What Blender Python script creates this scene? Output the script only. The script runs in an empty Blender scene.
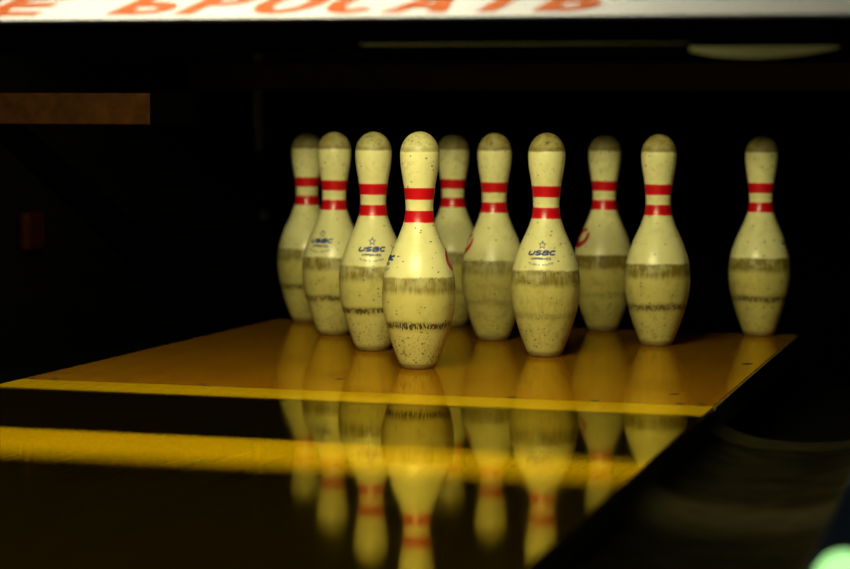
import bpy, bmesh, math, random
from mathutils import Vector, Matrix

random.seed(7)
scene = bpy.context.scene
col = scene.collection
PI = math.pi

# ------------------------------------------------------------------ helpers
def link(o, parent=None):
    col.objects.link(o)
    if parent is not None:
        o.parent = parent
    return o

def obj(name, bm, mat, parent=None, smooth=None, loc=None):
    me = bpy.data.meshes.new(name)
    bmesh.ops.recalc_face_normals(bm, faces=bm.faces)
    bm.to_mesh(me); bm.free()
    if mat is not None:
        me.materials.append(mat)
    if smooth is not None:
        for p in me.polygons: p.use_smooth = True
        if smooth < 3.1:
            me.set_sharp_from_angle(angle=smooth)
    o = bpy.data.objects.new(name, me)
    if loc is not None: o.location = loc
    return link(o, parent)

def tag(o, label, cat, group=None):
    o['label'] = label; o['category'] = cat
    if group: o['group'] = group
    return o

def struct(o):
    o['kind'] = 'structure'
    return o

def thing(name, label, cat, loc=(0, 0, 0), rz=0.0, group=None):
    o = bpy.data.objects.new(name, None)
    o.empty_display_size = .05
    link(o); o.location = loc; o.rotation_euler = (0, 0, rz)
    return tag(o, label, cat, group)

def box(bm, x0, x1, y0, y1, z0, z1, bevel=0.0, seg=2):
    vs = [bm.verts.new((x, y, z)) for x in (x0, x1) for y in (y0, y1) for z in (z0, z1)]
    idx = ((0, 1, 3, 2), (4, 6, 7, 5), (0, 4, 5, 1), (2, 3, 7, 6), (0, 2, 6, 4), (1, 5, 7, 3))
    fs = [bm.faces.new([vs[i] for i in f]) for f in idx]
    if bevel > 0:
        es = list({e for f in fs for e in f.edges})
        bmesh.ops.bevel(bm, geom=es, offset=bevel, segments=seg, affect='EDGES', profile=.5)
    return bm

def BM(): return bmesh.new()

def cyl(bm, p0, p1, r, n=16, r1=None):
    p0 = Vector(p0); p1 = Vector(p1); d = (p1 - p0).normalized()
    a = d.orthogonal().normalized(); b = d.cross(a)
    r1 = r if r1 is None else r1
    A = []; B = []
    for i in range(n):
        t = 2 * PI * i / n
        u = a * math.cos(t) + b * math.sin(t)
        A.append(bm.verts.new(p0 + u * r)); B.append(bm.verts.new(p1 + u * r1))
    for i in range(n):
        j = (i + 1) % n
        bm.faces.new((A[i], A[j], B[j], B[i]))
    bm.faces.new(A[::-1]); bm.faces.new(B)
    return bm

def lathe(bm, prof, n=64, cap_bottom=True):
    """prof: list of (r, z) from bottom to top; r == 0 at an end closes it."""
    rings = []
    for r, z in prof:
        if r < 1e-6:
            rings.append([bm.verts.new((0, 0, z))])
        else:
            rings.append([bm.verts.new((r * math.cos(2 * PI * i / n), r * math.sin(2 * PI * i / n), z)) for i in range(n)])
    for k in range(len(rings) - 1):
        a, b = rings[k], rings[k + 1]
        for i in range(n):
            j = (i + 1) % n
            if len(a) == 1 and len(b) == 1: continue
            if len(a) == 1: bm.faces.new((a[0], b[j], b[i]))
            elif len(b) == 1: bm.faces.new((a[i], a[j], b[0]))
            else: bm.faces.new((a[i], a[j], b[j], b[i]))
    return bm

def extrude_poly(bm, pts, y0, y1, axis='y'):
    """pts: closed (a, z) outline; swept along y (pts are x,z) or x (pts are y,z)."""
    def P(a, z, t): return (a, t, z) if axis == 'y' else (t, a, z)
    A = [bm.verts.new(P(a, z, y0)) for a, z in pts]
    B = [bm.verts.new(P(a, z, y1)) for a, z in pts]
    n = len(pts)
    for i in range(n):
        j = (i + 1) % n
        bm.faces.new((A[i], A[j], B[j], B[i]))
    bm.faces.new(A[::-1]); bm.faces.new(B)
    return bm

# ------------------------------------------------------------------ node helper
class G:
    def __init__(self, name):
        self.m = bpy.data.materials.new(name)
        self.m.use_nodes = True
        self.nt = self.m.node_tree
        self.nt.nodes.clear()
        self.out = self.nt.nodes.new('ShaderNodeOutputMaterial')
        self.tc = self.nt.nodes.new('ShaderNodeTexCoord')
    def n(self, t, **kw):
        x = self.nt.nodes.new(t)
        for k, v in kw.items(): setattr(x, k, v)
        return x
    def set(self, sock, v):
        if isinstance(v, bpy.types.NodeSocket): self.nt.links.new(v, sock)
        else: sock.default_value = v
    def math(self, op, a, b=None, c=None, clamp=False):
        x = self.n('ShaderNodeMath', operation=op); x.use_clamp = clamp
        self.set(x.inputs[0], a)
        if b is not None: self.set(x.inputs[1], b)
        if c is not None: self.set(x.inputs[2], c)
        return x.outputs[0]
    def step(self, v, lo, hi, a=0., b=1.):
        x = self.n('ShaderNodeMapRange'); x.interpolation_type = 'SMOOTHSTEP'
        self.set(x.inputs['Value'], v)
        x.inputs['From Min'].default_value = lo; x.inputs['From Max'].default_value = hi
        x.inputs['To Min'].default_value = a; x.inputs['To Max'].default_value = b
        return x.outputs[0]
    def obj(self, scale=(1, 1, 1), off=(0, 0, 0)):
        x = self.n('ShaderNodeMapping')
        self.set(x.inputs['Vector'], self.tc.outputs['Object'])
        x.inputs['Scale'].default_value = scale; x.inputs['Location'].default_value = off
        return x.outputs[0]
    def noise(self, scale, vec=None, detail=2., rough=.5):
        x = self.n('ShaderNodeTexNoise')
        self.set(x.inputs['Vector'], self.tc.outputs['Object'] if vec is None else vec)
        x.inputs['Scale'].default_value = scale; x.inputs['Detail'].default_value = detail
        x.inputs['Roughness'].default_value = rough
        return x.outputs[0]
    def mix(self, f, a, b):
        x = self.n('ShaderNodeMix', data_type='RGBA')
        self.set(x.inputs[0], f)
        for s, v in ((x.inputs[6], a), (x.inputs[7], b)):
            if isinstance(v, bpy.types.NodeSocket): self.nt.links.new(v, s)
            else: s.default_value = (*v, 1)
        return x.outputs[2]
    def xyz(self):
        x = self.n('ShaderNodeSeparateXYZ')
        self.nt.links.new(self.tc.outputs['Object'], x.inputs[0])
        return x.outputs
    def bsdf(self, colour, rough=.5, spec=.5, coat=0., coat_rough=.05, metal=0., ior=1.5, tint=None, bump=None, bump_d=.001, coat_tint=None, coat_ior=1.5):
        p = self.n('ShaderNodeBsdfPrincipled')
        def C(s, v):
            if isinstance(v, bpy.types.NodeSocket): self.nt.links.new(v, s)
            else: s.default_value = (*v, 1)
        C(p.inputs['Base Color'], colour)
        self.set(p.inputs['Roughness'], rough)
        p.inputs['Specular IOR Level'].default_value = spec
        p.inputs['IOR'].default_value = ior
        p.inputs['Metallic'].default_value = metal
        p.inputs['Coat Weight'].default_value = coat
        p.inputs['Coat Roughness'].default_value = coat_rough
        p.inputs['Coat IOR'].default_value = coat_ior
        if tint is not None: p.inputs['Specular Tint'].default_value = (*tint, 1)
        if coat_tint is not None: p.inputs['Coat Tint'].default_value = (*coat_tint, 1)
        if bump is not None:
            b = self.n('ShaderNodeBump'); b.inputs['Distance'].default_value = bump_d
            b.inputs['Strength'].default_value = 1.
            self.nt.links.new(bump, b.inputs['Height'])
            self.nt.links.new(b.outputs[0], p.inputs['Normal'])
        self.nt.links.new(p.outputs[0], self.out.inputs[0])
        return self.m
    def emit(self, colour, strength):
        e = self.n('ShaderNodeEmission')
        e.inputs[0].default_value = (*colour, 1); e.inputs[1].default_value = strength
        self.nt.links.new(e.outputs[0], self.out.inputs[0])
        return self.m

def plain(name, c, rough=.5, var=.25, scale=18., **kw):
    g = G(name)
    n = g.noise(scale, detail=4.)
    dark = tuple(v * (1 - var) for v in c); lite = tuple(min(1, v * (1 + var)) for v in c)
    r = g.step(g.noise(scale * 2.3, detail=3.), .3, .7, rough * .85, min(1, rough * 1.15))
    return g.bsdf(g.mix(n, dark, lite), r, **kw)

# ------------------------------------------------------------------ materials
CREAM = (.83, .79, .40)
RED = (.62, .004, .012)

def pin_material(name, seed, head=.8, belt=.7, tick=.8, speck=.5, grime=.4, jag=.010, smear=0.):
    rnd = random.Random(seed)
    off = (rnd.uniform(-9, 9), rnd.uniform(-9, 9), rnd.uniform(-9, 9))
    g = G(name)
    z = g.xyz()[2]
    base = g.mix(g.noise(22., g.obj(off=off), 3.), tuple(v * .93 for v in CREAM), tuple(min(1, v * 1.04) for v in CREAM))
    streak = g.noise(1., g.obj((260, 260, 30), off), 3.)           # upright scuff strokes
    tstr = g.noise(1., g.obj((430, 430, 60), (off[1], off[2], off[0])), 3.)
    blot = g.noise(60., g.obj(off=off), 4.)
    fine = g.noise(1., g.obj((420, 420, 420), off), 2.)
    zj = g.math('ADD', z, g.math('MULTIPLY', g.math('SUBTRACT', streak, .5), jag * .55))
    zb = g.math('ADD', z, g.math('MULTIPLY', g.math('SUBTRACT', g.noise(14., g.obj(off=off), 2.), .5), .010))
    zj = g.math('ADD', zj, g.math('SUBTRACT', zb, z))
    # lower half is darker and yellower
    low = g.step(z, .150, .118)
    c = g.mix(g.math('MULTIPLY', low, .60 + .5 * grime, clamp=True), base, (.53, .455, .110))
    # overall grime blotches
    gr = g.math('MULTIPLY', g.math('MULTIPLY', g.step(blot, .46, .74), g.step(z, .160, .125, .35, 1.)), grime * 1.2, clamp=True)
    c = g.mix(gr, c, (.34, .285, .06))
    # worn belt below the shoulder
    up = g.step(zj, .1505, .1465); dn = g.step(zj, .117, .131)
    b = g.math('MULTIPLY', g.math('MULTIPLY', up, dn), g.math('MULTIPLY', g.step(streak, .2, .75, .78, 1.3), g.step(blot, .30, .62, .78, 1.25)))
    c = g.mix(g.math('MULTIPLY', b, belt, clamp=True), c, (.195, .145, .010))
    # black tick line round the lower body
    zt = g.math('ADD', zb, g.math('MULTIPLY', g.math('SUBTRACT', tstr, .5), .020))
    t1 = g.math('MULTIPLY', g.step(zt, .0785, .0760), g.step(zt, .0660, .0690))
    t = g.math('MULTIPLY', t1, g.step(tstr, .38, .50))
    c = g.mix(g.math('MULTIPLY', t, tick, clamp=True), c, (.020, .016, .008))
    # dull ring right round at the same height
    t2 = g.math('MULTIPLY', g.step(zb, .083, .0755), g.step(zb, .058, .068))
    c = g.mix(g.math('MULTIPLY', t2, .28 * tick), c, (.16, .12, .03))
    if smear > 0:                                                   # second scuffed zone, lower belly
        s = g.math('MULTIPLY', g.math('MULTIPLY', g.step(zb, .112, .10), g.step(zb, .05, .07)), g.step(streak, .35, .7))
        c = g.mix(g.math('MULTIPLY', s, smear), c, (.33, .27, .07))
    # dirty crown
    zh = g.math('ADD', z, g.math('MULTIPLY', g.math('SUBTRACT', g.noise(30., g.obj(off=off), 3.), .5), .006))
    h = g.math('MULTIPLY', g.step(zh, .3475, .3510), g.step(g.noise(75., g.obj(off=off), 3.), .30, .68, 1., .72))
    c = g.mix(g.math('MULTIPLY', h, head), c, (.205, .145, .008))
    hl = g.math('MULTIPLY', g.math('MULTIPLY', g.step(zh, .3475, .3505), g.step(zh, .3570, .3535)), head)
    c = g.mix(g.math('MULTIPLY', hl, .55), c, (.17, .125, .03))
    hs = g.math('MULTIPLY', g.step(zh, .352, .358), g.step(g.noise(1., g.obj((130, 130, 300), off), 3.), .58, .66))
    c = g.mix(g.math('MULTIPLY', hs, head * .8), c, (.05, .04, .015))
    # faint rubbed patches on the neck
    nk = g.math('MULTIPLY', g.math('MULTIPLY', g.step(z, .306, .316), g.step(z, .340, .330)), g.step(g.noise(110., g.obj(off=off), 2.), .55, .70))
    c = g.mix(g.math('MULTIPLY', nk, .45 * grime + .1), c, (.33, .28, .08))
    # dark nicks
    vor = g.n('ShaderNodeTexVoronoi')
    g.set(vor.inputs['Vector'], g.obj((1, 1, 1.5), off)); vor.inputs['Scale'].default_value = 125.
    vor.inputs['Randomness'].default_value = 1.
    dens = g.math('ADD', g.step(z, .070, .035, 0., .62), .20)
    cell = g.n('ShaderNodeSeparateColor'); g.nt.links.new(vor.outputs['Color'], cell.inputs[0])
    keep = g.math('LESS_THAN', cell.outputs[0], g.math('MULTIPLY', dens, speck))
    wob = g.math('ADD', vor.outputs['Distance'], g.math('MULTIPLY', g.math('SUBTRACT', fine, .5), .55))
    dot = g.math('MULTIPLY', g.step(wob, .30, .17), keep)
    c = g.mix(g.math('MULTIPLY', dot, .85), c, (.045, .035, .012))
    # tiny peppering towards the foot
    pep = g.math('MULTIPLY', g.step(g.noise(1., g.obj((300, 300, 220), off), 2.), .60, .66), g.step(z, .075, .03))
    c = g.mix(g.math('MULTIPLY', pep, .7 * speck + .2, clamp=True), c, (.10, .08, .025))
    # foot scuff
    ft = g.math('MULTIPLY', g.step(zb, .014, .006), .55)
    c = g.mix(ft, c, (.22, .17, .05))
    dirt = g.math('ADD', g.math('MULTIPLY', b, belt), g.math('MULTIPLY', h, head), clamp=True)
    rough = g.math('ADD', .30, g.math('MULTIPLY', dirt, .30))
    return g.bsdf(c, rough, spec=.5, bump=g.noise(90., g.obj(off=off), 3.), bump_d=.0004)

def stripe_material():
    g = G('red_stripe_paint')
    c = g.mix(g.noise(120., detail=3.), tuple(v * .9 for v in RED), RED)
    ch = g.step(g.noise(1., g.obj((300, 300, 500)), 2.), .68, .73)
    c = g.mix(g.math('MULTIPLY', ch, .5), c, (.35, .20, .08))
    return g.bsdf(c, .30)

M_STRIPE = stripe_material()
M_FOOT = plain('worn_pin_foot', (.30, .22, .07), .6, .5, 90.)
M_BLUE = plain('faded_blue_print', (.012, .035, .24), .45, .2, 200.)
M_BLUE2 = plain('rubbed_blue_print', (.13, .16, .30), .45, .35, 300.)
M_CRED = plain('red_emblem_print', (.50, .006, .010), .4, .2, 150.)

def wood(name, a, b, rough, plank, tint, streak_amp=.35, stain=None):
    g = G(name)
    x, y, z = g.xyz()[0:3]
    pn = g.math('DIVIDE', x, plank)
    cellv = g.math('FLOOR', pn)
    wn = g.n('ShaderNodeTexWhiteNoise'); wn.noise_dimensions = '1D'
    g.set(wn.inputs['W'], cellv)
    grain = g.noise(1., g.obj((95, 2.2, 10)), 5., .6)
    f = g.math('ADD', g.math('MULTIPLY', grain, streak_amp), g.math('MULTIPLY', wn.outputs[0], .30), clamp=True)
    c = g.mix(f, a, b)
    fr = g.math('ABSOLUTE', g.math('SUBTRACT', g.math('FRACT', pn), .5))
    seam = g.math('MULTIPLY', g.step(fr, .480, .497), .35)
    c = g.mix(seam, c, tuple(v * .35 for v in a))
    if stain:
        s = g.step(g.noise(1., g.obj((9, 26, 5)), 4., .65), .50, .72)
        c = g.mix(g.math('MULTIPLY', s, .6), c, stain)
    r = g.step(g.noise(1., g.obj((16, 6, 4)), 3.), .3, .7, rough * .8, rough * 1.25)
    d = g.n('ShaderNodeBsdfDiffuse'); g.nt.links.new(c, d.inputs[0])
    gl = g.n('ShaderNodeBsdfGlossy'); gl.inputs[0].default_value = (*tint, 1); g.set(gl.inputs['Roughness'], r)
    fz = g.n('ShaderNodeFresnel'); fz.inputs[0].default_value = 1.56
    ms = g.n('ShaderNodeMixShader')
    for a_, b_ in ((fz.outputs[0], 0), (d.outputs[0], 1), (gl.outputs[0], 2)): g.nt.links.new(a_, ms.inputs[b_])
    g.nt.links.new(ms.outputs[0], g.out.inputs[0])
    return g.m

M_LANE = wood('lacquered_maple', (.30, .172, .0005), (.40, .232, .0009), .052, .0272, (.98, .80, .20), .4)
M_DECK = wood('worn_deck_maple', (.27, .108, .0025), (.40, .170, .005), .10, .0272, (1., .78, .17), .7, stain=(.17, .062, .002))
M_LANE_LIT = wood('lit_lane_maple', (.52, .310, .0010), (.66, .405, .0016), .052, .0272, (.98, .80, .20), .4)  # brighter lane maple: the strong light at the joint is painted into the colour
M_EDGE = plain('deck_edge', (.10, .075, .03), .5)
M_BLACK = plain('black_machine_paint', (.003, .003, .003), .6, spec=.06)
M_RUBBER = plain('black_rubber', (.002, .002, .002), .8, spec=.03)
M_KICK = plain('black_kickback', (.0010, .0010, .0011), .7, .3, 6., spec=.04)
M_PIT = plain('black_curtain', (.0006, .0006, .0006), .95, spec=.0)
M_GUTTER = plain('dark_gutter_plastic', (.0085, .0076, .0020), .42, .35, 9., spec=.18)
M_CAP = plain('dark_capping', (.003, .0035, .004), .4, spec=.15)
M_TRIM = plain('blue_grey_trim', (.07, .11, .16), .45, spec=.15)
M_BROWN = plain('brown_enamel', (.028, .010, .0016), .6, .95, 40., spec=.05)
M_DKBROWN = plain('dark_brown_beam', (.030, .014, .006), .6)
M_SCREW = plain('blackened_screw', (.012, .008, .004), .6)
M_SIGN = plain('white_board', (.165, .165, .235), .5, .03, 5.)
M_LETTER = plain('orange_letters', (.125, .0215, .0040), .5, .05, 30.)
M_FLAP = plain('pale_flap', (.085, .080, .030), .55, .25, 12.)
M_STRAP = plain('galvanised_strap', (.70, .78, .74), .5, .1, 25.)
M_BOLT = plain('dull_bolt', (.03, .034, .03), .6, .2, 25., spec=.1)
M_FLANGE = plain('dull_flange', (.013, .013, .0055), .6, .3, 12., spec=.05)
M_STEEL = plain('grey_steel', (.22, .24, .22), .45, .2, 25.)
M_REDREF = plain('dull_red_bumper', (.011, .0009, .0004), .7, .5, 30., spec=.05)
M_FLOOR = plain('dark_concrete', (.010, .010, .010), .9)
M_GREENDOME = G('green_lamp_glow').emit((.46, 1., .34), 1.35)
M_TUBE = G('warm_lamp_tube').emit((1., .92, .46), 760.)
M_SCUFF = plain('dark_scuff', (.035, .016, .004), .6)

# ------------------------------------------------------------------ camera (fitted)
CAM = Vector((.9272, -3.3531, .3670)); YAW, PIT, ROL, FPX = .266423, -.066600, .0077063, 2163.19
cy, sy = math.cos(YAW), math.sin(YAW)
Fv = Vector((-sy * math.cos(PIT), cy * math.cos(PIT), math.sin(PIT)))
Rv = Vector((cy, sy, 0)); Uv = Rv.cross(Fv)
R2 = Rv * math.cos(ROL) + Uv * math.sin(ROL); U2 = -Rv * math.sin(ROL) + Uv * math.cos(ROL)
cam = bpy.data.cameras.new('camera'); co = bpy.data.objects.new('camera', cam); link(co)
mw = Matrix.Identity(4)
for i in range(3):
    mw[i][0], mw[i][1], mw[i][2], mw[i][3] = R2[i], U2[i], -Fv[i], CAM[i]
co.matrix_world = mw
cam.sensor_width = 36.; cam.lens = FPX / 850 * 36.
cam.clip_start = .05; cam.clip_end = 60
cam.dof.use_dof = True; cam.dof.focus_distance = 3.40; cam.dof.aperture_fstop = 3.4
scene.camera = co

# ------------------------------------------------------------------ setting
LW = .527            # half width of the lane
GX0, GX1 = LW + .004, .762
JOINT, DECK_END = -.358, .824
Y0 = -4.6
CAPX1 = 1.10

bm = BM(); box(bm, -3.2, 3.2, Y0 - .2, 2.3, -.40, -.30); struct(obj('floor', bm, M_FLOOR))
bm = BM(); box(bm, -.80, -.768, -.55, 1.75, -.30, 1.30); struct(obj('wall_left', bm, M_KICK))
bm = BM(); box(bm, .768, .80, -.30, 1.75, -.30, 1.30); struct(obj('wall_right', bm, M_KICK))
bm = BM(); box(bm, -.80, .80, 1.752, 1.79, -.30, 1.30); struct(obj('wall_back', bm, M_PIT))
bm = BM(); box(bm, -.80, .80, -1.36, 1.79, 1.302, 1.34); struct(obj('ceiling', bm, M_KICK))

for s, nm in ((-1, 'wall_front_left'), (1, 'wall_front_right')):
    bm = BM(); box(bm, *sorted((s * .802, s * 3.2)), -.28, -.24, -.295, 2.2); struct(obj(nm, bm, M_KICK))
bm = BM(); box(bm, -.80, .80, -.28, -.24, 1.345, 2.2); struct(obj('wall_front_top', bm, M_KICK))

# lane and pin deck
lane = thing('bowling_lane', 'glossy yellow lacquered wooden bowling lane in front of the pins', 'lane', (0, 0, 0))
bm = BM(); box(bm, -LW, LW, Y0, -.4855, -.10, 0, .0010, 1); obj('lane_board', bm, M_LANE, lane)
bm = BM(); box(bm, -LW, LW, -.485, JOINT - .0006, -.10, 0, .0010, 1); o = obj('lit_lane_strip', bm, M_LANE_LIT, lane); o['label'] = 'yellow wooden strip at the end of the lane, strong light painted into its colour'
deck = thing('pin_deck', 'browner scuffed wooden pin deck that the ten pins stand on', 'pin deck', (0, 0, 0))
bm = BM(); box(bm, -LW, LW, JOINT, DECK_END, -.10, 0, .0012, 1); obj('deck_board', bm, M_DECK, deck)
for s in (-1, 1):
    bm = BM(); box(bm, min(s * LW, s * (LW + .0035)), max(s * LW, s * (LW + .0035)), JOINT, DECK_END, -.10, -.0012)
    obj('edge_strip', bm, M_EDGE, deck)
for x in (-.512, -.476, -.236, .236, .357, .478, .508):
    bm = BM(); lathe(bm, [(0, -.0004), (.0062, -.0004), (.0062, .0004), (.0048, .0008), (0, .0008)], 14)
    obj('screw', bm, M_SCREW, deck, loc=(x, JOINT + .016, 0))
def scuff(x, y, rz, L, w):
    bm = BM()
    pts = [(-L, 0), (-L * .4, -w), (L * .3, -w * .5), (L, w * .3), (L * .35, w), (-L * .5, w * .7)]
    lo = [bm.verts.new((a, b, -.0003)) for a, b in pts]; hi = [bm.verts.new((a, b, .00035)) for a, b in pts]
    n = len(pts)
    for i in range(n): bm.faces.new((lo[i], lo[(i + 1) % n], hi[(i + 1) % n], hi[i]))
    bm.faces.new(lo[::-1]); bm.faces.new(hi)
    o = obj('scuff_mark', bm, M_SCUFF, deck, loc=(x, y, 0)); o.rotation_euler = (0, 0, rz)
scuff(-.068, -.199, .3, .009, .006)
scuff(.4536, -.2264, .9, .012, .006)
scuff(.5024, .2398, .2, .010, .014)

# gutters
def gutter_profile(x0, x1, depth, th=.006, n=18):
    c = (x0 + x1) / 2; a = (x1 - x0) / 2
    top = []
    for i in range(n + 1):
        t = PI + PI * i / n
        u = math.cos(t); v = math.sin(t)
        top.append((c + a * u, -.004 + depth * math.copysign(abs(v) ** .72, v)))
    return top + [(x, z - th) for x, z in reversed(top)]
for s, lab in ((1, 'dark round ball gutter along the right side of the lane'), (-1, 'dark round ball gutter along the left side of the lane')):
    pr = gutter_profile(GX0, GX1, .044)
    if s < 0: pr = [(-x, z) for x, z in pr]
    bm = BM(); extrude_poly(bm, pr, Y0, -.335)
    tag(obj('gutter', bm, M_GUTTER, smooth=.8), lab, 'gutter')
    x0, x1 = sorted((s * (GX0 + .001), s * .767))
    bm = BM()
    fl = [(x0, -.040), (x0, -.100), (x1, -.100), (x1, -.040), (x1 - .004, -.040), (x1 - .004, -.094), (x0 + .004, -.094), (x0 + .004, -.040)]
    extrude_poly(bm, fl, -.334, DECK_END)
    side = 'right' if s > 0 else 'left'
    tag(obj('pit_gutter', bm, M_RUBBER), 'black square drop gutter beside the %s edge of the pin deck' % side, 'gutter')

# division capping beside the lane
for s in (1, -1):
    side = 'right' if s > 0 else 'left'
    cap = thing('division_cap', 'dark flat capping rail running along the outside of the %s gutter' % side, 'rail', (s * .765, 0, 0))
    yend = -.56 if s < 0 else -.31
    w = CAPX1 - .765
    bm = BM(); box(bm, min(s * .034, s * w), max(s * .034, s * w), Y0, yend, -.295, .018, .004); obj('top_board', bm, M_CAP, cap)
    bm = BM(); box(bm, min(0, s * .034), max(0, s * .034), Y0, yend, -.295, .021, .006, 3); o = obj('edge_trim', bm, M_TRIM, cap)
    o['label'] = 'blue grey metal edge trim'

# ------------------------------------------------------------------ bowling pins
IN = .0254
PROF = [(0.75, 2.828), (1.5, 3.42), (2.25, 3.906), (3.375, 4.510), (4.5, 4.766), (5.875, 4.563), (7.25, 3.703), (8.625, 2.472),
        (9.375, 1.965), (10, 1.797), (10.875, 1.870), (11.75, 2.094), (12.625, 2.406), (13.5, 2.547)]
KZ = [0.0] + [z * IN for z, d in PROF]
KR = [2.13 * IN / 2] + [d * .978 * IN / 2 for z, d in PROF]
def spline_tangents():
    n = len(KZ); m = [0] * n
    for i in range(n):
        if i == 0: m[i] = (KR[1] - KR[0]) / (KZ[1] - KZ[0])
        elif i == n - 1: m[i] = 0.
        else:
            h0 = KZ[i] - KZ[i - 1]; h1 = KZ[i + 1] - KZ[i]
            d0 = (KR[i] - KR[i - 1]) / h0; d1 = (KR[i + 1] - KR[i]) / h1
            m[i] = (d0 * h1 + d1 * h0) / (h0 + h1)
    return m
KM = spline_tangents()
def R(z):
    z = max(0., min(.381, z))
    if z >= KZ[-1]:
        r = KR[-1]; t = (z - KZ[-1]) / (.381 - KZ[-1])
        return r * math.sqrt(max(0., 1 - t ** 2.1))
    for i in range(len(KZ) - 1):
        if z <= KZ[i + 1]:
            h = KZ[i + 1] - KZ[i]; t = (z - KZ[i]) / h
            a = 2 * t**3 - 3 * t**2 + 1; b = t**3 - 2 * t**2 + t; c = -2 * t**3 + 3 * t**2; d = t**3 - t**2
            return a * KR[i] + b * h * KM[i] + c * KR[i + 1] + d * h * KM[i + 1]

def body_mesh():
    bm = BM()
    zb = .0075
    prof = [(0, zb), (R(zb) - .002, zb), (R(zb), zb + .0002)]
    z = zb + .003
    while z < .340:
        prof.append((R(z), z)); z += .0032
    for i in range(1, 19):
        t = math.sin(i / 19 * PI / 2)
        zz = .3385 + (.381 - .3385) * t
        prof.append((R(zz), zz))
    prof.append((0, .381))
    lathe(bm, prof, 72)
    return bm
def band_mesh(z0, z1, e=.00035):
    bm = BM(); n = 8
    out = [(R(z0) - .0008, z0)] + [(R(z0 + (z1 - z0) * i / n) + e, z0 + (z1 - z0) * i / n) for i in range(n + 1)] + [(R(z1) - .0008, z1)]
    lathe(bm, out, 72)
    return bm
def foot_mesh():
    bm = BM()
    lathe(bm, [(0, 0), (R(0) - .0035, 0), (R(0) - .001, .0009), (R(0.001), .0028), (R(.0078) + .0002, .0078), (R(.0078) - .003, .0079), (0, .0079)], 72)
    return bm

# --- printed marks wrapped on the surface: local (u, v) metres -> pin surface
def wrap(bm, az, z0, e=.0005, th=.0006):
    """bm holds flat faces in x (right), y (up); thickness is added and everything is wrapped round the pin."""
    bmesh.ops.triangulate(bm, faces=bm.faces)
    for _ in range(4):
        long = [x for x in bm.edges if abs(x.verts[0].co.x - x.verts[1].co.x) > .0035 or abs(x.verts[0].co.y - x.verts[1].co.y) > .007]
        if not long: break
        bmesh.ops.subdivide_edges(bm, edges=long, cuts=1)
        bmesh.ops.triangulate(bm, faces=[f for f in bm.faces if len(f.verts) > 3])
    r0 = R(z0)
    for v in bm.verts:
        u, w = v.co.x, v.co.y
        z = z0 + w * .965
        a = az + u / r0
        r = R(z) + e
        v.co = (r * math.cos(a), r * math.sin(a), z)
    return bm

def poly(bm, pts):
    bm.faces.new([bm.verts.new((x, y, 0)) for x, y in pts])
def quad_strip(bm, pts, w):
    """thick polyline"""
    P = [Vector((x, y, 0)) for x, y in pts]
    L = []; Rr = []
    for i, p in enumerate(P):
        d = (P[min(i + 1, len(P) - 1)] - P[max(i - 1, 0)]).normalized()
        n = Vector((-d.y, d.x, 0))
        ww = w[i] if isinstance(w, (list, tuple)) else w
        L.append(bm.verts.new(p + n * ww / 2)); Rr.append(bm.verts.new(p - n * ww / 2))
    for i in range(len(P) - 1):
        bm.faces.new((L[i], L[i + 1], Rr[i + 1], Rr[i]))

# stroke alphabet: polylines in a 0..1 x 0..1 cell (used for the print on the pins)
def arc(cx, cy_, rx, ry, a0, a1, n=10):
    return [(cx + rx * math.cos(math.radians(a0 + (a1 - a0) * i / n)), cy_ + ry * math.sin(math.radians(a0 + (a1 - a0) * i / n))) for i in range(n + 1)]
STROKES = {
 'U': [[(0, 1), (0, .35)] + arc(.5, .35, .5, .35, 180, 360)[1:] + [(1, 1)]],
 'S': [arc(.5, .74, .48, .26, 20, 270, 10) + arc(.5, .26, .48, .26, 90, -160, 10)[1:]],
 'B': [[(0, 0), (0, 1)], [(0, 1), (.55, 1)] + arc(.55, .76, .40, .24, 90, -90, 8)[1:] + [(0, .52)], [(.55, .52)] + arc(.58, .26, .42, .26, 90, -90, 8) + [(0, 0)]],
 'C': [arc(.52, .5, .52, .5, 40, 320, 14)],
 'A': [[(0, 0), (.5, 1), (1, 0)], [(.2, .35), (.8, .35)]],
 'P': [[(0, 0), (0, 1), (.6, 1)] + arc(.6, .74, .4, .26, 90, -90, 8)[1:] + [(0, .48)]],
 'R': [[(0, 0), (0, 1), (.6, 1)] + arc(.6, .74, .4, .26, 90, -90, 8)[1:] + [(0, .48)], [(.5, .48), (1, 0)]],
 'O': [arc(.5, .5, .5, .5, 90, 450, 18)],
 'V': [[(0, 1), (.5, 0), (1, 1)]],
 'E': [[(1, 1), (0, 1), (0, 0), (1, 0)], [(0, .5), (.8, .5)]],
 'D': [[(0, 0), (0, 1), (.45, 1)] + arc(.45, .5, .55, .5, 90, -90, 10)[1:] + [(0, 0)]],
 'L': [[(0, 1), (0, 0), (1, 0)]],
 'T': [[(0, 1), (1, 1)], [(.5, 1), (.5, 0)]],
 'I': [[(.5, 0), (.5, 1)]],
 ' ': [],
}
def text_strokes(bm, s, w, h, gap, lw, shear=0., bend=0.):
    n = len(s); tot = n * w + (n - 1) * gap
    for i, ch in enumerate(s):
        x0 = -tot / 2 + i * (w + gap)
        for st in STROKES[ch]:
            pts = []
            for a, b in st:
                x = x0 + a * w + shear * b * h; y = b * h
                y += bend * (x / (tot / 2)) ** 2
                pts.append((x, y))
            quad_strip(bm, pts, lw)

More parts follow.
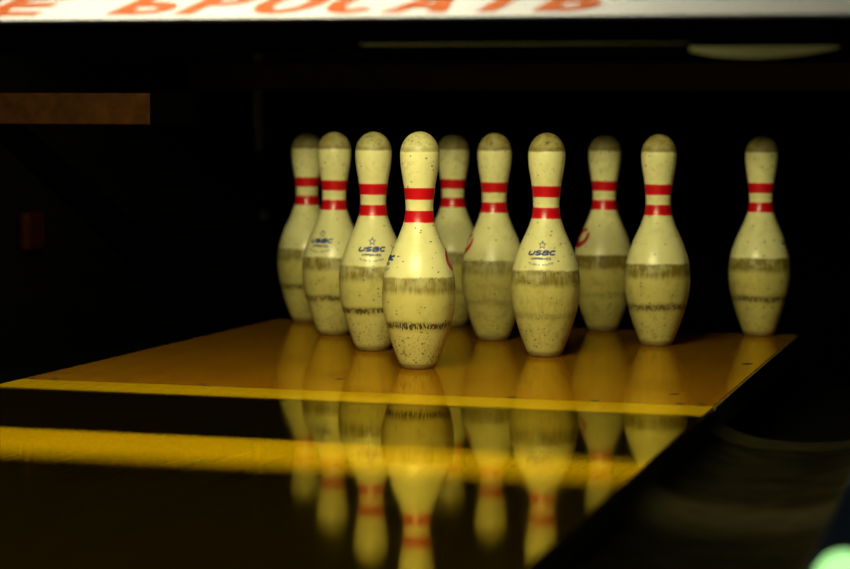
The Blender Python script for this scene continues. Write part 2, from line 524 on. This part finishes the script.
def pin_logo(parent, az, z0, mat, mat2):
    bm = BM()
    text_strokes(bm, 'USBC', .0094, .0068, .0030, .0030, .45)
    lg = obj('association_logo', wrap(bm, az, z0), mat, parent)
    # outlined star above
    bm = BM()
    pts = []
    for k in range(11):
        r = .0072 if k % 2 == 0 else .0031
        a = PI / 2 + k * PI / 5
        pts.append((r * math.cos(a) + .001, r * math.sin(a) + .0168))
    quad_strip(bm, pts, .0019)
    obj('star', wrap(bm, az, z0), mat, lg)
    bm = BM()
    text_strokes(bm, 'APPROVED', .0029, .0034, .0012, .0013)
    for v in bm.verts: v.co.y -= .0085
    obj('small_lettering', wrap(bm, az, z0), mat, lg)
    bm = BM()
    text_strokes(bm, 'PLASTIC COATED', .0018, .0028, .0010, .0008, 0, .0036)
    for v in bm.verts: v.co.y -= .0190
    obj('curved_lettering', wrap(bm, az, z0), mat2, lg)

def pin_emblem(parent, az, z0, mat):
    """large red script-like loop on the other face of the pin"""
    bm = BM()
    loop = arc(0, 0, .017, .0155, 70, 400, 26)
    loop = [(x + .30 * y, y) for x, y in loop]
    w = [.0060 + .005 * math.sin(PI * i / (len(loop) - 1)) for i in range(len(loop))]
    quad_strip(bm, loop, w)
    obj('red_emblem', wrap(bm, az, z0, .0005), mat, parent)
    bm = BM()
    quad_strip(bm, [(.012, .016), (.004, -.004), (-.004, -.020)], .0050)
    quad_strip(bm, [(-.026, -.017), (-.010, -.0205), (.014, -.018)], [.002, .0045, .002])

S = .3048; Q = S * math.sqrt(3) / 2
SPOT = dict(D=(0, 0), C=(-S/2, Q), G=(S/2, Q), B=(-S, 2*Q), F=(0, 2*Q), I=(S, 2*Q), A=(-1.5*S, 3*Q), E=(-S/2, 3*Q), H=(S/2, 3*Q), J=(1.5*S, 3*Q))
NUDGE = dict(D=1.1, C=-1.2, G=.7, B=-2.9, F=-.5, I=-.6, A=2.5, E=2.1, H=1.6, J=.6)       # how far each stands off its spot (mm-ish, from the photo)
PINS = {
 # label, (head, belt, tick, speck, grime, smear, jag), logo azimuth offset (deg, + = right of the camera side) or None, emblem offset or None
 'D': ('front bowling pin, brightest and nearest, with a jagged black scuff line round its lower body', (.55, .62, 1., .75, .30, 0., .012), -84, 88),
 'C': ('bowling pin just left of the front pin, with the blue star logo facing forward', (.75, .62, .95, .62, .35, 0., .010), -3, None),
 'G': ('bowling pin just right of the front pin, with the blue star logo facing forward', (.95, .68, .30, .55, .45, .35, .012), -9, None),
 'B': ('left bowling pin with blurred blue logo, half overlapping the leftmost pin', (.85, .70, .9, .5, .4, .25, .010), -31, None),
 'F': ('bowling pin between the front pin and its right neighbour, red mark at its left edge', (.90, .62, .25, .4, .5, .4, .008), None, -80),
 'I': ('bowling pin second from the right, without any logo, standing in front of a dark gap', (.90, .75, .85, .5, .45, 0., .010), None, None),
 'A': ('leftmost bowling pin, dim and blurred at the back beside the dark left wall', (.85, .65, .85, .5, .45, .1, .008), None, None),
 'E': ('dim back-row bowling pin mostly hidden behind the front pin', (.80, .65, .4, .3, .6, .2, .008), None, None),
 'H': ('dark-headed back-row bowling pin with a red loop mark on its left side', (.85, .85, .25, .35, .6, .2, .010), None, -64),
 'J': ('rightmost bowling pin, standing alone at the right rear corner of the pin deck', (.85, .75, .85, .5, .5, .2, .010), 82, None),
}
shared = {}
def share(key, make):
    if key not in shared:
        bm = make(); me = bpy.data.meshes.new(key)
        bmesh.ops.recalc_face_normals(bm, faces=bm.faces); bm.to_mesh(me); bm.free()
        for p in me.polygons: p.use_smooth = True
        me.set_sharp_from_angle(angle=.9)
        shared[key] = me
    return shared[key]
for k, i in zip('DCGBFIAEHJ', range(10)):
    lab, (hd, bl, tk, sp, gm, sm, jg), lo, em = PINS[k]
    x, y = SPOT[k]
    Z = (Vector((x, y, 0)) - CAM).dot(Fv)
    off = NUDGE[k] * Z / FPX
    x += Rv.x * off; y += Rv.y * off
    root = thing('bowling_pin', lab, 'bowling pin', (x, y, 0), 0, 'ten bowling pins set up on the pin deck')
    body = bpy.data.objects.new('body', share('pin_body', body_mesh).copy())
    body.data.materials.append(pin_material('pin_enamel', 11 + i * 7, hd, bl, tk, sp, gm, jg, sm))
    link(body, root)
    for nm, z0, z1 in (('neck_stripe', .2356, .2541), ('neck_stripe', .2721, .2906)):
        o = bpy.data.objects.new(nm, share('stripe%.3f' % z0, lambda: band_mesh(z0, z1)))
        if not o.data.materials: o.data.materials.append(M_STRIPE)
        link(o, root)
        o['label'] = 'lower red neck stripe' if z0 < .26 else 'upper red neck stripe'
    o = bpy.data.objects.new('base_ring', share('foot', foot_mesh))
    if not o.data.materials: o.data.materials.append(M_FOOT)
    link(o, root)
    azc = math.atan2(CAM.y - y, CAM.x - x)      # side of the pin that faces the camera
    if lo is not None: pin_logo(root, azc + math.radians(lo), .1755, M_BLUE, M_BLUE2)
    if em is not None: pin_emblem(root, azc + math.radians(em), .182 if k == 'H' else .178, M_CRED)

# ------------------------------------------------------------------ sweep with the lettered board
SY, SZ = -1.030, .5032          # bottom front edge of the board
RUN, RISE = .135, .050
sweep = thing('sweep_bar', 'raised pin sweep with white board lettered in orange, hanging above the lane', 'sweep', (0, SY, SZ))
ang = math.atan2(RISE, RUN); LEN = math.hypot(RUN, RISE)
XL, XR = -.765, .765
def on_board(u, v, e=0.):      # u across, v up the board, e off its face
    return (u, v * math.cos(ang) - e * math.sin(ang), v * math.sin(ang) + e * math.cos(ang))
bm = BM()
q = [[bm.verts.new(on_board(u, v, e)) for u, v in ((XL, 0), (XR, 0), (XR, LEN), (XL, LEN))] for e in (-.004, 0)]
bm.faces.new(q[0][::-1]); bm.faces.new(q[1])
for i in range(4): bm.faces.new((q[0][i], q[0][(i + 1) % 4], q[1][(i + 1) % 4], q[1][i]))
obj('sign_board', bm, M_SIGN, sweep)
# black lower lip, flange and back beam
bm = BM(); box(bm, XL, XR, .024, .034, -.040, .002, .001, 1); obj('lower_lip', bm, M_RUBBER, sweep)
bm = BM(); box(bm, .22, .584, -.013, .024, -.0318, -.0295); obj('flange', bm, M_FLANGE, sweep)
bm = BM(); box(bm, XL, XR, .045, .140, -.020, .0035); obj('support_beam', bm, M_BLACK, sweep)
for s in (1, -1):
    n = 18; x0, x1 = .588, .746
    bm = BM()
    pts = [(x0, -.0345), (x0, -.0395)] 
    for i in range(1, n):
        t = i / n
        pts.append((x0 + (x1 - x0) * t, -.0395 - .0090 * math.sin(PI * t ** .85) ** .9 + .003 * t))
    pts += [(x1, -.0350), (x1, -.0345)]
    pts = [(s * a, b) for a, b in pts]
    extrude_poly(bm, pts, -.016, -.012)
    box(bm, min(s * .64, s * .70), max(s * .64, s * .70), -.012, .026, -.0385, -.0350)
    o = obj('gutter_flap', bm, M_FLAP, sweep); o['label'] = 'pale curved flap that fits the gutter'
    bm = BM(); box(bm, min(s * .767, s * .780), max(s * .767, s * .780), -.01, .16, -.05, 1.3015 - SZ, .002, 1); obj('side_arm', bm, M_BLACK, sweep)

# Cyrillic block letters, drawn as outlines in a unit-high cell: list of polygons
def ring(cx, cy_, rx, ry, w, wv, a0, a1, n=22):
    o = arc(cx, cy_, rx, ry, a0, a1, n); i_ = arc(cx, cy_, rx - w, ry - wv, a0, a1, n)
    return [(o[k], o[k + 1], i_[k + 1], i_[k]) for k in range(n)]
def rect(x0, y0, x1, y1): return [((x0, y0), (x1, y0), (x1, y1), (x0, y1))]
SW, HW = .27, .19      # stem width, bar thickness (of cap height)
def letter(ch, W):
    if ch == 'Н': return rect(0, 0, SW, 1) + rect(W - SW, 0, W, 1) + rect(SW, .42, W - SW, .42 + HW)
    if ch == 'Е': return rect(0, 0, SW, 1) + rect(SW, 0, W, HW) + rect(SW, .42, W * .93, .42 + HW) + rect(SW, 1 - HW, W, 1)
    if ch == 'Т': return rect(W / 2 - SW / 2, 0, W / 2 + SW / 2, 1 - HW) + rect(0, 1 - HW, W, 1)
    bowl = lambda c, h, xm: ring(xm, c, W - xm, h, SW, HW, 90, -90) + rect(SW, c - h, xm, c - h + HW) + rect(SW, c + h - HW, xm, c + h)
    if ch == 'Б': return rect(0, 0, SW, 1) + rect(SW, 1 - HW, W * .93, 1) + bowl(.295, .295, W * .55)
    if ch == 'Ь': return rect(0, 0, SW, 1) + bowl(.295, .295, W * .55)
    if ch == 'Р': return rect(0, 0, SW, 1) + bowl(.705, .295, W * .55)
    if ch == 'О': return ring(W / 2, .5, W / 2, .52, SW, HW, 0, 360, 40)
    if ch == 'С': return ring(W / 2, .5, W / 2, .52, SW, HW, 42, 318, 34)
    if ch == 'А':
        a = SW * 1.02
        return [((0, 0), (a, 0), (W / 2 + a / 2 - .02, 1), (W / 2 - a / 2 + .02, 1)), ((W - a, 0), (W, 0), (W / 2 + a / 2 - .02, 1), (W / 2 - a / 2 + .02, 1))] + rect(W * .26, .22, W * .74, .22 + HW * .9)
CAP_H, SHEAR, V0 = .0800, .30, .0165
def letters():
    # (letter, left foot x, width) across the board, in metres
    c = []
    for ch, p0, p1 in (('Н', -92, -34), ('Е', -20, 36), ('Б', 107, 163), ('Р', 175, 228), ('О', 241, 305), ('С', 314, 374), ('А', 382, 447), ('Т', 455, 518), ('Ь', 533, 590)):
        c.append((ch, px_to_board(p0), px_to_board(p1)))
    return c
def px_to_board(px):
    d = Fv + R2 * (px - 425) / FPX - U2 * (15 - 284.5) / FPX
    t = (SY + .02 - CAM.y) / d.y
    return CAM.x + d.x * t
for ch, x0, x1 in letters():
    W = (x1 - x0) / CAP_H
    bm = BM()
    for pl in letter(ch, W):
        lo, hi = [], []
        for a, b in pl:
            u = x0 + (a + SHEAR * b) * CAP_H; v = V0 + b * CAP_H
            lo.append(bm.verts.new(on_board(u, v, .0001))); hi.append(bm.verts.new(on_board(u, v, .0012)))
        n = len(lo)
        bm.faces.new(hi); bm.faces.new(lo[::-1])
        for i in range(n): bm.faces.new((lo[i], lo[(i + 1) % n], hi[(i + 1) % n], hi[i]))
    o = obj('letter', bm, M_LETTER, sweep); o['label'] = 'orange slanted letter ' + ch

# ------------------------------------------------------------------ rest of the machine
bm = BM(); box(bm, -.768, -.388, -.010, .020, .3885, .4415, .003, 2)
beam = tag(obj('side_beam', bm, M_BROWN), 'brown painted steel beam reaching in from the left wall above the lane', 'beam')
bm = BM(); box(bm, -.460, -.384, -.0115, .0215, .3870, .4430, .004, 2); o = obj('shade_sleeve', bm, M_PIT, beam); o['label'] = 'black sleeve added as painted shade on the beam end'  # dark sleeve added where the beam only fades into shade
bm = BM(); box(bm, -.767, .767, .930, .975, .468, .526, .003, 1)
tag(obj('pit_beam', bm, M_DKBROWN), 'dark brown crossbeam high behind the pins at the back of the pin deck', 'beam')
bm = BM(); box(bm, -.767, .767, -.850, -.820, .797, 1.3015)
struct(obj('shade_panel', bm, M_BLACK))  # unseen panel added to shade the heads of the back-row pins
st = thing('hanging_strap', 'thin grey steel strap hanging down the left wall behind the pins', 'strap', (-.7665, 1.385, .3389))
bm = BM(); box(bm, 0, .003, -.024, .020, 0, .060); obj('lower_link', bm, M_STRAP, st)
bm = BM(); box(bm, .0025, .006, -.046, .004, .055, .30); obj('upper_link', bm, M_STRAP, st)
bm = BM(); cyl(bm, (-.774, 1.405, .190), (-.755, 1.405, .190), .016, 6); cyl(bm, (-.756, 1.405, .190), (-.748, 1.405, .190), .008, 12)
tag(obj('bracket_bolt', bm, M_BOLT, smooth=.5), 'small grey bolt on the left wall below the hanging strap', 'bolt')
bm = BM(); box(bm, -.768, -.745, .130, .200, .165, .236, .010, 3)
tag(obj('wall_bumper', bm, M_REDREF), 'dull red square bumper low on the left wall', 'bumper')

# strip lamp over the lane
LY, LZ = -1.15, .88
lamp = thing('strip_lamp', 'long warm strip lamp hanging over the lane and lighting the pins', 'lamp', (.03, LY, LZ))
bm = BM(); cyl(bm, (-.38, 0, 0), (.38, 0, 0), .006, 12); obj('tube', bm, M_TUBE, lamp)
bm = BM(); box(bm, -.44, .44, -.035, .060, .045, .075, .003, 1); obj('housing', bm, M_BLACK, lamp)
bm = BM(); extrude_poly(bm, [(.0078, -.083), (-.15, -.083), (-.15, .075), (-.036, .075), (-.036, .071), (-.146, .071), (-.146, -.080), (.0078, -.080)], -.70, .70, 'x'); obj('shade', bm, M_BLACK, lamp)
for s in (-1, 1):
    bm = BM(); cyl(bm, (s * .36, .01, .074), (s * .36, .01, 1.3015 - LZ), .006, 10); obj('hanger_rod', bm, M_BLACK, lamp)
    bm = BM(); box(bm, s * .395 - .010, s * .395 + .010, -.012, .012, -.010, .047); obj('tube_holder', bm, M_BLACK, lamp)

# green signal lamp on the capping, close to the camera
gl = thing('signal_lamp', 'small glowing green dome lamp on the right capping, close to the camera', 'lamp', (.806, -1.66, .018))
bm = BM(); lathe(bm, [(0, 0), (.030, 0), (.030, .006), (.026, .008), (0, .008)], 32); obj('lamp_base', bm, M_BLACK, gl, smooth=.6)
bm = BM(); lathe(bm, [(0, .008), (.0245, .008)] + [(.0245 * math.cos(t * PI / 20), .008 + .0245 * math.sin(t * PI / 20)) for t in range(1, 10)] + [(0, .0325)], 32)
obj('dome', bm, M_GREENDOME, gl, smooth=3.14)

# ------------------------------------------------------------------ world and colour
w = bpy.data.worlds.new('dim_room'); scene.world = w
w.use_nodes = True
bg = w.node_tree.nodes['Background']
bg.inputs[0].default_value = (.60, .62, .58, 1); bg.inputs[1].default_value = .085

scene.view_settings.view_transform = 'Standard'
scene.view_settings.look = 'None'
scene.view_settings.gamma = 1.0
scene.view_settings.exposure = 0.0
scene.view_settings.use_curve_mapping = False
scene.cycles.use_denoising = True
scene.cycles.max_bounces = 8
scene.cycles.caustics_reflective = False
scene.cycles.caustics_refractive = False
scene.cycles.sample_clamp_indirect = 4.0
